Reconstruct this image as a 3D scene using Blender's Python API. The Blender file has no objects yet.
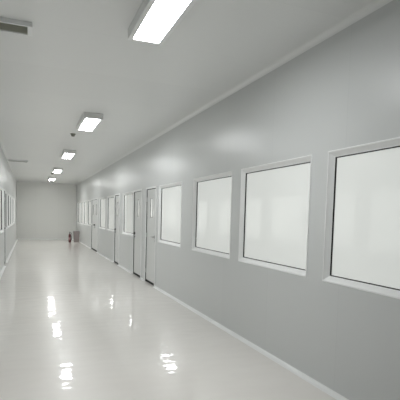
import bpy, bmesh, math, random
from mathutils import Matrix, Vector
C = bpy.context.scene.collection
S = bpy.context.scene
XR, XL, Y0, Y1, H = 2.45, -0.67, -6.0, 25.5, 3.15
LEN_PITCH = 4.65

# ---------------------------------------------------------------- materials
def mat(name, col, rough=.5, spec=.5, coat=0., metal=0., emit=None, estr=0., coat_rough=.05):
    m = bpy.data.materials.new(name); m.use_nodes = True
    b = m.node_tree.nodes['Principled BSDF']
    b.inputs['Base Color'].default_value = (*col, 1)
    b.inputs['Roughness'].default_value = rough
    b.inputs['Specular IOR Level'].default_value = spec
    b.inputs['Metallic'].default_value = metal
    b.inputs['Coat Weight'].default_value = coat
    b.inputs['Coat Roughness'].default_value = coat_rough
    if emit:
        b.inputs['Emission Color'].default_value = (*emit, 1)
        b.inputs['Emission Strength'].default_value = estr
    return m

def panel_mat(name, col, axis, pitch, offset, rough, spec, bump=.02, width=.006, amount=.10, coat=0., wav=1.2):
    """painted sandwich panels: vertical joint lines at a regular pitch, faint oil canning"""
    m = mat(name, col, rough, spec, coat)
    nt = m.node_tree; N = nt.nodes; L = nt.links; b = N['Principled BSDF']
    tc = N.new('ShaderNodeTexCoord'); sep = N.new('ShaderNodeSeparateXYZ')
    L.new(tc.outputs['Object'], sep.inputs[0])
    def mth(op, a, v):
        n = N.new('ShaderNodeMath'); n.operation = op
        L.new(a, n.inputs[0])
        if isinstance(v, (int, float)): n.inputs[1].default_value = v
        else: L.new(v, n.inputs[1])
        return n.outputs[0]
    t = mth('SUBTRACT', sep.outputs[axis], offset)
    t = mth('DIVIDE', t, pitch)
    fr = mth('FRACT', t, 0.)
    fr = mth('MULTIPLY', fr, pitch)
    joint = mth('LESS_THAN', fr, width)
    fl = N.new('ShaderNodeMath'); fl.operation = 'FLOOR'; L.new(t, fl.inputs[0])
    wn = N.new('ShaderNodeTexWhiteNoise'); wn.noise_dimensions = '1D'; L.new(fl.outputs[0], wn.inputs['W'])
    v = mth('MULTIPLY', wn.outputs['Value'], .02)
    v = mth('ADD', v, .98)
    j = mth('MULTIPLY', joint, amount)
    v2 = N.new('ShaderNodeMath'); v2.operation = 'SUBTRACT'; L.new(v, v2.inputs[0]); L.new(j, v2.inputs[1])
    mul = N.new('ShaderNodeVectorMath'); mul.operation = 'SCALE'
    mul.inputs[0].default_value = col; L.new(v2.outputs[0], mul.inputs['Scale'])
    L.new(mul.outputs[0], b.inputs['Base Color'])
    no = N.new('ShaderNodeTexNoise'); no.inputs['Scale'].default_value = wav; no.inputs['Detail'].default_value = 1
    L.new(tc.outputs['Object'], no.inputs['Vector'])
    bp = N.new('ShaderNodeBump'); bp.inputs['Strength'].default_value = 1; bp.inputs['Distance'].default_value = bump
    L.new(no.outputs['Fac'], bp.inputs['Height']); L.new(bp.outputs[0], b.inputs['Normal'])
    return m

M = {}
WALL = (.68, .69, .685)
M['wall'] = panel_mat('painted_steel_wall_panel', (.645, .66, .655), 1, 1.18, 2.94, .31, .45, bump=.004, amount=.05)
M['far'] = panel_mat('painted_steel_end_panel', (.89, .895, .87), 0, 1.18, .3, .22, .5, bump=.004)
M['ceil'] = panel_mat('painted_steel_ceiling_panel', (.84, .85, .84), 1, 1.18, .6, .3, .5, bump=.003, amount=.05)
M['alu'] = mat('white_powder_coated_aluminium', (.9, .91, .905), .35, .5)
M['cove'] = mat('white_cove_profile', (.86, .87, .86), .3, .5)
M['black'] = mat('black_rubber_gasket', (.012, .012, .012), .6, .3)
M['pane'] = mat('milky_window_glass', (.45, .46, .445), .04, .5, emit=(.97, 1, .96), estr=.18)  # weak glow put into the glass for lit rooms behind, not built
M['slot'] = mat('glowing_door_glass', (.5, .51, .5), .04, .5, emit=(.97, 1, .96), estr=.25)  # opaque pane, weak glow put in so the slot looks bright
for k in ('pane', 'slot'):
    q = M[k].node_tree.nodes['Principled BSDF'].inputs      # two glazed faces reflect more than one
    q['Coat Weight'].default_value = 1; q['Coat IOR'].default_value = 1.8; q['Coat Roughness'].default_value = .02
M['door'] = mat('painted_door_leaf', (.70, .71, .70), .28, .5)
M['chrome'] = mat('brushed_steel', (.45, .45, .45), .3, .5, metal=1)
M['dark_metal'] = mat('dark_bronze_metal', (.06, .06, .06), .35, .5, metal=.6)
M['lampbody'] = mat('lamp_housing', (.8, .8, .79), .4, .5)
M['lamp'] = mat('lamp_diffuser', (.9, .9, .9), .4, .5, emit=(.985, 1, 1), estr=15.5)
M['grille'] = mat('taupe_grille', (.55, .55, .48), .5, .4)
M['sensor'] = mat('grey_plastic', (.25, .25, .21), .5, .4)
M['red'] = mat('red_enamel', (.09, .018, .022), .3, .5)
M['taupe'] = mat('taupe_plastic', (.30, .265, .26), .5, .4)
M['label'] = mat('pale_label', (.35, .24, .24), .5, .4)

# floor: pale self-levelling epoxy, wet-looking, slightly wavy
def floor_mat():
    m = mat('pale_epoxy_floor', (.74, .73, .715), .30, .5, coat=.8, coat_rough=.045)
    nt = m.node_tree; N = nt.nodes; L = nt.links; b = N['Principled BSDF']
    tc = N.new('ShaderNodeTexCoord')
    no = N.new('ShaderNodeTexNoise'); no.inputs['Scale'].default_value = 1.3; no.inputs['Detail'].default_value = 3
    L.new(tc.outputs['Object'], no.inputs['Vector'])
    r = N.new('ShaderNodeValToRGB')
    r.color_ramp.elements[0].position = .3; r.color_ramp.elements[0].color = (.86, .825, .785, 1)
    r.color_ramp.elements[1].position = .7; r.color_ramp.elements[1].color = (.89, .86, .82, 1)
    L.new(no.outputs['Fac'], r.inputs[0]); L.new(r.outputs[0], b.inputs['Base Color'])
    n2 = N.new('ShaderNodeTexNoise'); n2.inputs['Scale'].default_value = 3.6; n2.inputs['Detail'].default_value = 1
    mp = N.new('ShaderNodeMapping'); mp.inputs['Scale'].default_value = (.8, 1.5, 1); L.new(tc.outputs['Object'], mp.inputs[0]); L.new(mp.outputs[0], n2.inputs['Vector'])
    bp = N.new('ShaderNodeBump'); bp.inputs['Strength'].default_value = 1; bp.inputs['Distance'].default_value = .0035
    L.new(n2.outputs['Fac'], bp.inputs['Height'])
    L.new(bp.outputs[0], b.inputs['Coat Normal'])
    return m
M['floor'] = floor_mat()

# ---------------------------------------------------------------- helpers
def obj(name, bm, m, parent=None, smooth=False):
    me = bpy.data.meshes.new(name)
    bmesh.ops.recalc_face_normals(bm, faces=bm.faces[:])
    bm.to_mesh(me); bm.free()
    if m: me.materials.append(m)
    if smooth:
        for p in me.polygons: p.use_smooth = True
    o = bpy.data.objects.new(name, me); C.objects.link(o)
    if parent: o.parent = parent
    return o
def empty(name, loc=(0, 0, 0), rz=0):
    o = bpy.data.objects.new(name, None); C.objects.link(o)
    o.location = loc; o.rotation_euler = (0, 0, rz); o.empty_display_size = .1
    return o
def tag(o, label, cat, group=None):
    o['label'] = label; o['category'] = cat
    if group: o['group'] = group
    return o
def struct(o, label=None):
    o['kind'] = 'structure'
    if label: o['label'] = label
    return o
def box(bm, x0, x1, y0, y1, z0, z1, bev=0.):
    v = [bm.verts.new((x, y, z)) for x in (x0, x1) for y in (y0, y1) for z in (z0, z1)]
    q = [(0, 1, 3, 2), (4, 6, 7, 5), (0, 4, 5, 1), (2, 3, 7, 6), (0, 2, 6, 4), (1, 5, 7, 3)]
    fs = [bm.faces.new([v[i] for i in a]) for a in q]
    if bev > 0:
        es = list({e for f in fs for e in f.edges})
        bmesh.ops.bevel(bm, geom=es, offset=bev, segments=2, affect='EDGES', profile=.5)
def lathe(bm, prof, cx=0, cy=0, cz=0, n=24, axis='z'):
    rings = []
    for r, h in prof:
        ring = []
        for i in range(n):
            a = 2*math.pi*i/n; c, s = r*math.cos(a), r*math.sin(a)
            p = (cx+c, cy+s, cz+h) if axis == 'z' else (cx+h, cy+c, cz+s)
            ring.append(bm.verts.new(p))
        rings.append(ring)
    for a, b in zip(rings, rings[1:]):
        for i in range(n): bm.faces.new([a[i], a[(i+1) % n], b[(i+1) % n], b[i]])
    bm.faces.new(rings[0]); bm.faces.new(rings[-1])
def tube(bm, pts, r, n=10):
    pts = [Vector(p) for p in pts]; rings = []
    for i, p in enumerate(pts):
        d = (pts[min(i+1, len(pts)-1)]-pts[max(i-1, 0)]).normalized()
        u = d.cross(Vector((0, 0, 1)));
        if u.length < .1: u = d.cross(Vector((0, 1, 0)))
        u.normalize(); w = d.cross(u)
        rings.append([bm.verts.new(p+u*r*math.cos(2*math.pi*k/n)+w*r*math.sin(2*math.pi*k/n)) for k in range(n)])
    for a, b in zip(rings, rings[1:]):
        for i in range(n): bm.faces.new([a[i], a[(i+1) % n], b[(i+1) % n], b[i]])
    bm.faces.new(rings[0]); bm.faces.new(rings[-1])
def extrude_profile(prof, y0, y1):
    """closed (x,z) outline swept along y"""
    bm = bmesh.new()
    a = [bm.verts.new((x, y0, z)) for x, z in prof]; b = [bm.verts.new((x, y1, z)) for x, z in prof]
    n = len(prof)
    for i in range(n): bm.faces.new([a[i], a[(i+1) % n], b[(i+1) % n], b[i]])
    bm.faces.new(a); bm.faces.new(b)
    return bm

# ---------------------------------------------------------------- openings
ZW0, ZW1, ZD = .95, 2.105, 2.115
GW = .055                                     # visible width of the frame moulding
R_WIN = [(.02, 1.46), (1.72, 3.165), (3.405, 4.85), (5.10, 6.53), (7.10, 8.53), (10.84, 12.26), (13.56, 14.98), (15.22, 16.72),
         (19.00, 20.36), (20.50, 21.86), (22.00, 23.36), (23.50, 24.86)]
R_DOOR = [(8.70, 9.56, 'near', 1), (9.93, 10.81, 'far', 1), (12.64, 13.46, 'far', 1), (17.06, 18.88, 'mid', 2)]
L_WIN = [(3.05, 4.50), (4.75, 6.20), (6.45, 7.90), (8.15, 9.60), (9.98, 11.30), (11.45, 12.87), (13.72, 15.15), (15.40, 16.83),
         (17.10, 18.53), (18.80, 20.23), (20.5, 21.93)]
L_DOOR = [(12.90, 13.69, 'far', 1)]

def wall_with_holes(name, x, xo, holes, m):
    ys = sorted({Y0, Y1+.1, *[h[0] for h in holes], *[h[1] for h in holes]})
    zs = sorted({-.02, H+.05, *[h[2] for h in holes], *[h[3] for h in holes]})
    def solid(i, k):
        if i < 0 or k < 0 or i >= len(ys)-1 or k >= len(zs)-1: return False
        yc, zc = (ys[i]+ys[i+1])/2, (zs[k]+zs[k+1])/2
        return not any(h[0] < yc < h[1] and h[2] < zc < h[3] for h in holes)
    bm = bmesh.new(); cache = {}
    def V(xx, y, z):
        kk = (xx, y, z)
        if kk not in cache: cache[kk] = bm.verts.new(kk)
        return cache[kk]
    for i in range(len(ys)-1):
        for k in range(len(zs)-1):
            if not solid(i, k): continue
            a, b, c, d = ys[i], ys[i+1], zs[k], zs[k+1]
            for xx in (x, xo): bm.faces.new([V(xx, a, c), V(xx, b, c), V(xx, b, d), V(xx, a, d)])
            if not solid(i-1, k): bm.faces.new([V(x, a, c), V(xo, a, c), V(xo, a, d), V(x, a, d)])
            if not solid(i+1, k): bm.faces.new([V(x, b, c), V(xo, b, c), V(xo, b, d), V(x, b, d)])
            if not solid(i, k-1): bm.faces.new([V(x, a, c), V(xo, a, c), V(xo, b, c), V(x, b, c)])
            if not solid(i, k+1): bm.faces.new([V(x, a, d), V(xo, a, d), V(xo, b, d), V(x, b, d)])
    return struct(obj(name, bm, m))

IN = .004
rh = [(a, b, ZW0, ZW1) for a, b in R_WIN]+[(d[0], d[1], -.02, ZD) for d in R_DOOR]
lh = [(a, b, ZW0, ZW1) for a, b in L_WIN]+[(d[0], d[1], -.02, ZD) for d in L_DOOR]
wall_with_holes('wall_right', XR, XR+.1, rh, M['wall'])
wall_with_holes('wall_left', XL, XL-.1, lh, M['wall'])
def bx(name, a, m): bm = bmesh.new(); box(bm, *a); return obj(name, bm, m)
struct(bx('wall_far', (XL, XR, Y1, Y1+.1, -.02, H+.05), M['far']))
struct(bx('wall_back', (XL, XR, Y0, Y0+.1, -.02, H+.05), M['far']))
struct(bx('floor', (XL-.1, XR+.1, Y0, Y1+.1, -.12, 0), M['floor']))
struct(bx('ceiling', (XL-.1, XR+.1, Y0, Y1+.1, H, H+.12), M['ceil']))

# ---------------------------------------------------------------- windows and doors (built for the right wall, mirrored for the left)
def ring_sweep(w, h, prof, bottom=True):
    """rectangular frame in the local yz plane, centre bottom at 0, profile (inset, x)"""
    bm = bmesh.new(); rings = []
    for s, d in prof:
        zb = s if bottom else 0
        rings.append([bm.verts.new(p) for p in ((d, -w/2+s, zb), (d, w/2-s, zb), (d, w/2-s, h-s), (d, -w/2+s, h-s))])
    n = len(rings)
    for i in range(n):
        a, b = rings[i], rings[(i+1) % n]
        for k in range(4):
            if not bottom and k == 0: continue
            bm.faces.new([a[k], a[(k+1) % 4], b[(k+1) % 4], b[k]])
    return bm
win_n = 0
def window(y0, y1, side):
    global win_n; win_n += 1
    w, h = y1-y0, ZW1-ZW0
    o = struct(empty('window_%d' % win_n, (XR if side > 0 else XL, (y0+y1)/2, ZW0), 0 if side > 0 else math.pi),
               None)
    f = [(0, .07), (0, -.003), (.004, -.006), (.014, -.004), (.018, .003), (.048, .030), (GW, .033), (GW, .07)]
    obj('window_frame', ring_sweep(w, h, f), M['alu'], o)
    g = [(GW-.001, .069), (GW-.001, .034), (GW+.003, .034), (GW+.007, .046), (GW+.007, .069)]
    obj('gasket', ring_sweep(w, h, g), M['black'], o)
    bm = bmesh.new(); s = GW+.006
    box(bm, .047, .060, -w/2+s, w/2-s, s, h-s); obj('window_pane', bm, M['pane'], o)
    return o
door_n = 0
def lever(y, sgn, m, leaf, x):
    bm = bmesh.new()
    lathe(bm, [(.0, 0), (.034, 0), (.034, -.012), (.014, -.018), (.012, -.05), (0, -.05)][1:-1], x, y, 1.04, 20, 'x')
    tube(bm, [(x-.045, y, 1.04), (x-.052, y+sgn*.012, 1.04), (x-.054, y+sgn*.04, 1.04), (x-.052, y+sgn*.125, 1.038)], .010)
    box(bm, x-.006, x, y-.02, y+.02, .93, .975, .002)
    return obj('door_handle', bm, m, leaf, False)
def door(y0, y1, hs, leaves, side, hm):
    global door_n; door_n += 1
    w, h = y1-y0, ZD
    o = struct(empty('door_%d' % door_n, (XR if side > 0 else XL, (y0+y1)/2, 0), 0 if side > 0 else math.pi))
    f = [(0, .07), (0, -.014), (.036, -.014), (.040, -.010), (.040, .07)]
    obj('door_frame', ring_sweep(w, h, f, False), M['alu'], o)
    g = [(.0395, .069), (.0395, .000), (.046, .000), (.050, .012), (.050, .069)]
    obj('gasket', ring_sweep(w, h, g, False), M['black'], o)
    lw = (w-.1)/leaves; X = .012
    for k in range(leaves):
        a = -w/2+.05+k*lw+(.004 if k else .001); b = a+lw-(.005 if leaves > 1 and k == 0 else .002)
        sc = (a+b)/2; z0, z1, hw = 1.45, 1.87, .085
        bm = bmesh.new()
        # leaf with a slot opening
        box(bm, X, X+.04, a, sc-hw, .045, h-.052); box(bm, X, X+.04, sc+hw, b, .045, h-.052)
        box(bm, X, X+.04, sc-hw, sc+hw, .045, z0); box(bm, X, X+.04, sc-hw, sc+hw, z1, h-.052)
        bmesh.ops.remove_doubles(bm, verts=bm.verts[:], dist=.0001)
        leaf = obj('door_leaf', bm, M['door'], o)
        fr = bmesh.new(); t = .007
        for q in ((sc-hw, sc-hw+t, z0, z1), (sc+hw-t, sc+hw, z0, z1), (sc-hw, sc+hw, z0, z0+t), (sc-hw, sc+hw, z1-t, z1)):
            box(fr, X-.003, X+.030, *q)
        obj('vision_panel_frame', fr, M['black'], leaf)
        gl = bmesh.new(); box(gl, X+.004, X+.02, sc-hw+t, sc+hw-t, z0+t, z1-t)
        obj('vision_panel', gl, M['slot'], leaf)
        se = bmesh.new(); box(se, X-.010, X+.045, a, b, .004, .045)
        obj('bottom_seal', se, M['black'], leaf)
        if hs == 'near': lever(a+.07, 1, hm, leaf, X)
        elif hs == 'far': lever(b-.07, -1, hm, leaf, X)
        elif k == 0: lever(b-.07, -1, hm, leaf, X)
        else: lever(a+.07, 1, hm, leaf, X)
        hg = bmesh.new()
        hy = b if hs == 'near' or (hs == 'mid' and k == 1) else a
        for z in (.25, 1.05, 1.85): lathe(hg, [(.007, -.05), (.007, .05)], X-.008, hy, z, 10)
        obj('hinges', hg, M['chrome'], leaf)
    return o
for a, b in R_WIN: window(a, b, 1)
for a, b in L_WIN: window(a, b, -1)
for i, d in enumerate(R_DOOR): door(*d, 1, M['chrome'] if i == 0 else M['dark_metal'])
for d in L_DOOR: door(d[0], d[1], d[2], d[3], -1, M['dark_metal'])

# ---------------------------------------------------------------- cove trims
def cove(x, sx, z, sz, r, n=6):
    """concave quarter-round between wall x and floor/ceiling z"""
    pts = [(x, z)]
    pts.append((x+sx*r, z))
    for i in range(1, n): 
        a = math.pi/2*i/n
        pts.append((x+sx*r*(1-math.sin(a)), z+sz*r*(1-math.cos(a))))
    pts.append((x, z+sz*r))
    return pts
struct(obj('trim_1', extrude_profile(cove(XR, -1, H, -1, .048), Y0+.1, Y1), M['cove']))
struct(obj('trim_2', extrude_profile(cove(XL, 1, H, -1, .048), Y0+.1, Y1), M['cove']))
def base(name, x, sx, doors):
    ys = [Y0+.1]+[v for d in sorted(doors) for v in (d[0], d[1])]+[Y1]
    bm = bmesh.new()
    for a, b in zip(ys[::2], ys[1::2]):
        t = extrude_profile([(px, pz*.4) for px, pz in cove(x, sx, 0, 1, .06)], a, b)
        me = bpy.data.meshes.new('t'); t.to_mesh(me); t.free(); bm.from_mesh(me); bpy.data.meshes.remove(me)
    struct(obj(name, bm, M['cove']))
base('baseboard_right', XR, -1, R_DOOR); base('baseboard_left', XL, 1, L_DOOR)
def xcove(name, z, sz, r):
    bm = extrude_profile(cove(0, 1, 0, sz, r), XL+r, XR-r)   # swept along y, then turned
    bmesh.ops.transform(bm, matrix=Matrix(((0, 1, 0, 0), (-1, 0, 0, Y1), (0, 0, 1, z), (0, 0, 0, 1))), verts=bm.verts[:])
    struct(obj(name, bm, M['cove']))
xcove('trim_3', H, -1, .05); xcove('baseboard_far', 0, 1, .04)

# ---------------------------------------------------------------- ceiling lamps
lx, lw, ll, lt = .97, .315, 1.18, .085
def make_lamp():
    o = empty('ceiling_light', (0, 0, H))
    bm = bmesh.new()
    # box housing, open below behind a narrow lip
    box(bm, -lw/2, lw/2, -ll/2, ll/2, -lt+.004, 0, .004)
    obj('lamp_housing', bm, M['lampbody'], o)
    fr = bmesh.new(); t = .040
    for q in ((-lw/2, -lw/2+t, -ll/2, ll/2), (lw/2-t, lw/2, -ll/2, ll/2), (-lw/2+t, lw/2-t, -ll/2, -ll/2+t), (-lw/2+t, lw/2-t, ll/2-t, ll/2)):
        box(fr, *q, -lt-.006, -lt+.004)
    obj('diffuser_frame', fr, M['alu'], o)
    d = bmesh.new(); box(d, -lw/2+t, lw/2-t, -ll/2+t, ll/2-t, -lt-.004, -lt+.003)
    obj('diffuser', d, M['lamp'], o)
    return o
def dup(r, loc):
    c = r.copy(); C.objects.link(c); c.location = loc
    for ch in r.children:
        k = ch.copy(); C.objects.link(k); k.parent = c
        for g in ch.children:
            q = g.copy(); C.objects.link(q); q.parent = k
    return c
labels = ['large lit ceiling light cut off by the top edge, nearest the viewer',
          'second nearest lit ceiling light, its box end visible, beyond the one at the top edge',
          'third lit ceiling light from the viewer, middle of the row of five',
          'fourth lit ceiling light from the viewer, next to last before the end wall',
          'smallest lit ceiling light, closest to the end wall of the corridor']
lamps = []; lamp0 = make_lamp(); ends = [3.92, 8.50, 13.05, 17.9, 22.4]
for i, e in enumerate(ends):
    o = lamp0 if i == 0 else dup(lamp0, (0, 0, 0))
    o.location = (lx, e-ll/2+.02, H)
    lamps.append(o); tag(o, labels[i], 'ceiling light', 'surface mounted lights along the corridor ceiling')
# last lamp's glow is raised above the others to brighten the end wall
for i, k in ((4, 1.5),):
    m = mat('boosted_lamp_diffuser', (.9, .9, .9), .4, .5, emit=(1, 1, .97), estr=15.5*k)
    for ch in lamps[i].children:
        if ch.name.startswith('diffuser') and not ch.name.startswith('diffuser_frame'):
            ch.data = ch.data.copy(); ch.data.materials[0] = m

# ---------------------------------------------------------------- air grilles on the ceiling
def make_grille():
    o = empty('ceiling_vent', (0, 0, H)); w, d, t = .62, .22, .04
    bm = bmesh.new()
    for q in ((-w/2, -w/2+.04, -d/2, d/2), (w/2-.04, w/2, -d/2, d/2), (-w/2+.04, w/2-.04, -d/2, -d/2+.018), (-w/2+.04, w/2-.04, d/2-.018, d/2)):
        box(bm, *q, -t, 0, .003)
    obj('vent_frame', bm, M['alu'], o)
    g = bmesh.new()
    box(g, -w/2+.04, w/2-.04, -d/2+.018, d/2-.018, -.012, -.002)
    for i in range(9):
        y = -d/2+.03+i*.02
        v = [g.verts.new(p) for p in ((-w/2+.04, y-.007, -t+.006), (w/2-.04, y-.007, -t+.006), (w/2-.04, y+.006, -.012), (-w/2+.04, y+.006, -.012),
                                      (-w/2+.04, y-.004, -t+.006), (w/2-.04, y-.004, -t+.006), (w/2-.04, y+.009, -.012), (-w/2+.04, y+.009, -.012))]
        for a in ((0, 1, 2, 3), (4, 5, 6, 7), (0, 1, 5, 4), (3, 2, 6, 7), (0, 3, 7, 4), (1, 2, 6, 5)): g.faces.new([v[j] for j in a])
    obj('vent_louvres', g, M['grille'], o)
    return o
v = make_grille(); v.location = (-.29, 4.27, H)
tag(v, 'rectangular ceiling vent with taupe louvres at upper left, cut by the left edge', 'vent', 'ceiling vents left of the lights')
v2 = dup(v, (-.36, 15.2, H)); tag(v2, 'distant thin ceiling vent near the left wall, seen as a dark line', 'vent', 'ceiling vents left of the lights')

# ---------------------------------------------------------------- round detectors
def detector(loc, label):
    o = empty('smoke_detector', loc)
    bm = bmesh.new(); lathe(bm, [(.055, 0), (.055, -.012), (.048, -.02)]); obj('detector_base', bm, M['sensor'], o, True)
    bm = bmesh.new(); lathe(bm, [(.038, -.02), (.038, -.045), (.028, -.055), (.012, -.058)]); obj('detector_head', bm, M['sensor'], o)
    tag(o, label, 'smoke detector', 'smoke detectors beside the lights'); return o
d0 = detector((.835, 9.45, H), 'small dark round smoke detector just past the second ceiling light')
d1 = dup(d0, (.86, 19.2, H)); d1['label'] = 'tiny dark round smoke detector between the two farthest ceiling lights'

# ---------------------------------------------------------------- corner things
ex = empty('fire_extinguisher', (1.90, 23.0, 0))
bm = bmesh.new(); lathe(bm, [(.055, 0), (.062, .02), (.062, .36), (.056, .40), (.035, .435), (.018, .445), (.018, .47)]); 
cy = obj('cylinder', bm, M['red'], ex, True)
bm = bmesh.new(); lathe(bm, [(.0635, .14), (.0635, .26)]); obj('paper_label', bm, M['label'], cy)
bm = bmesh.new(); lathe(bm, [(.022, .46), (.022, .50)]); box(bm, -.012, .012, -.11, .02, .50, .512, .002)
box(bm, -.010, .010, -.10, .02, .535, .547, .002); box(bm, -.010, .010, -.01, .02, .50, .545); obj('valve_handle', bm, M['black'], ex)
bm = bmesh.new(); tube(bm, [(.018, 0, .485), (.06, 0, .49), (.09, -.01, .44), (.085, -.02, .3), (.075, -.02, .2)], .010)
tube(bm, [(.075, -.02, .2), (.075, -.02, .10)], .017); obj('hose', bm, M['black'], ex)
tag(ex, 'small dark red fire extinguisher standing on floor near far right corner', 'fire extinguisher')
bn = empty('bin', (2.24, 23.1, 0))
bm = bmesh.new()
lo = [bm.verts.new(p) for p in ((-.12, -.12, 0), (.12, -.12, 0), (.12, .12, 0), (-.12, .12, 0))]
hi = [bm.verts.new(p) for p in ((-.15, -.15, .52), (.15, -.15, .52), (.15, .15, .52), (-.15, .15, .52))]
bm.faces.new(lo); bm.faces.new(hi)
for i in range(4): bm.faces.new([lo[i], lo[(i+1) % 4], hi[(i+1) % 4], hi[i]])
obj('bin_body', bm, M['taupe'], bn)
bm = bmesh.new(); box(bm, -.155, .155, -.155, .155, .52, .575, .015); obj('bin_lid', bm, M['taupe'], bn)
tag(bn, 'taupe lidded bin against right wall beside the fire extinguisher', 'bin')

# ---------------------------------------------------------------- camera, world
f = 430.; PY = 246.326
Rw = Matrix(((.929972814, .00044653, -.367628025),
             (-.36664996, .0740329, -.92740872),
             (.02680245, .9972557, .0690123)))
# rows are the world axes in camera space: world = Rw @ cam
cam = bpy.data.cameras.new('camera'); co = bpy.data.objects.new('camera', cam); C.objects.link(co)
co.matrix_world = Matrix.Translation((0, 0, 1.5)) @ Rw.to_4x4()
cam.sensor_width = 36; cam.sensor_fit = 'HORIZONTAL'; cam.lens = f/400*36
cam.shift_x = 0; cam.shift_y = (PY-200)/400; cam.clip_end = 200; cam.clip_start = .05
S.camera = co
w = bpy.data.worlds.new('world'); S.world = w; w.use_nodes = True
w.node_tree.nodes['Background'].inputs[0].default_value = (.8, .85, .9, 1)
w.node_tree.nodes['Background'].inputs[1].default_value = .3
S.view_settings.view_transform = 'Standard'; S.view_settings.look = 'None'
S.view_settings.gamma = 1; S.view_settings.exposure = 1.23; S.view_settings.use_curve_mapping = False
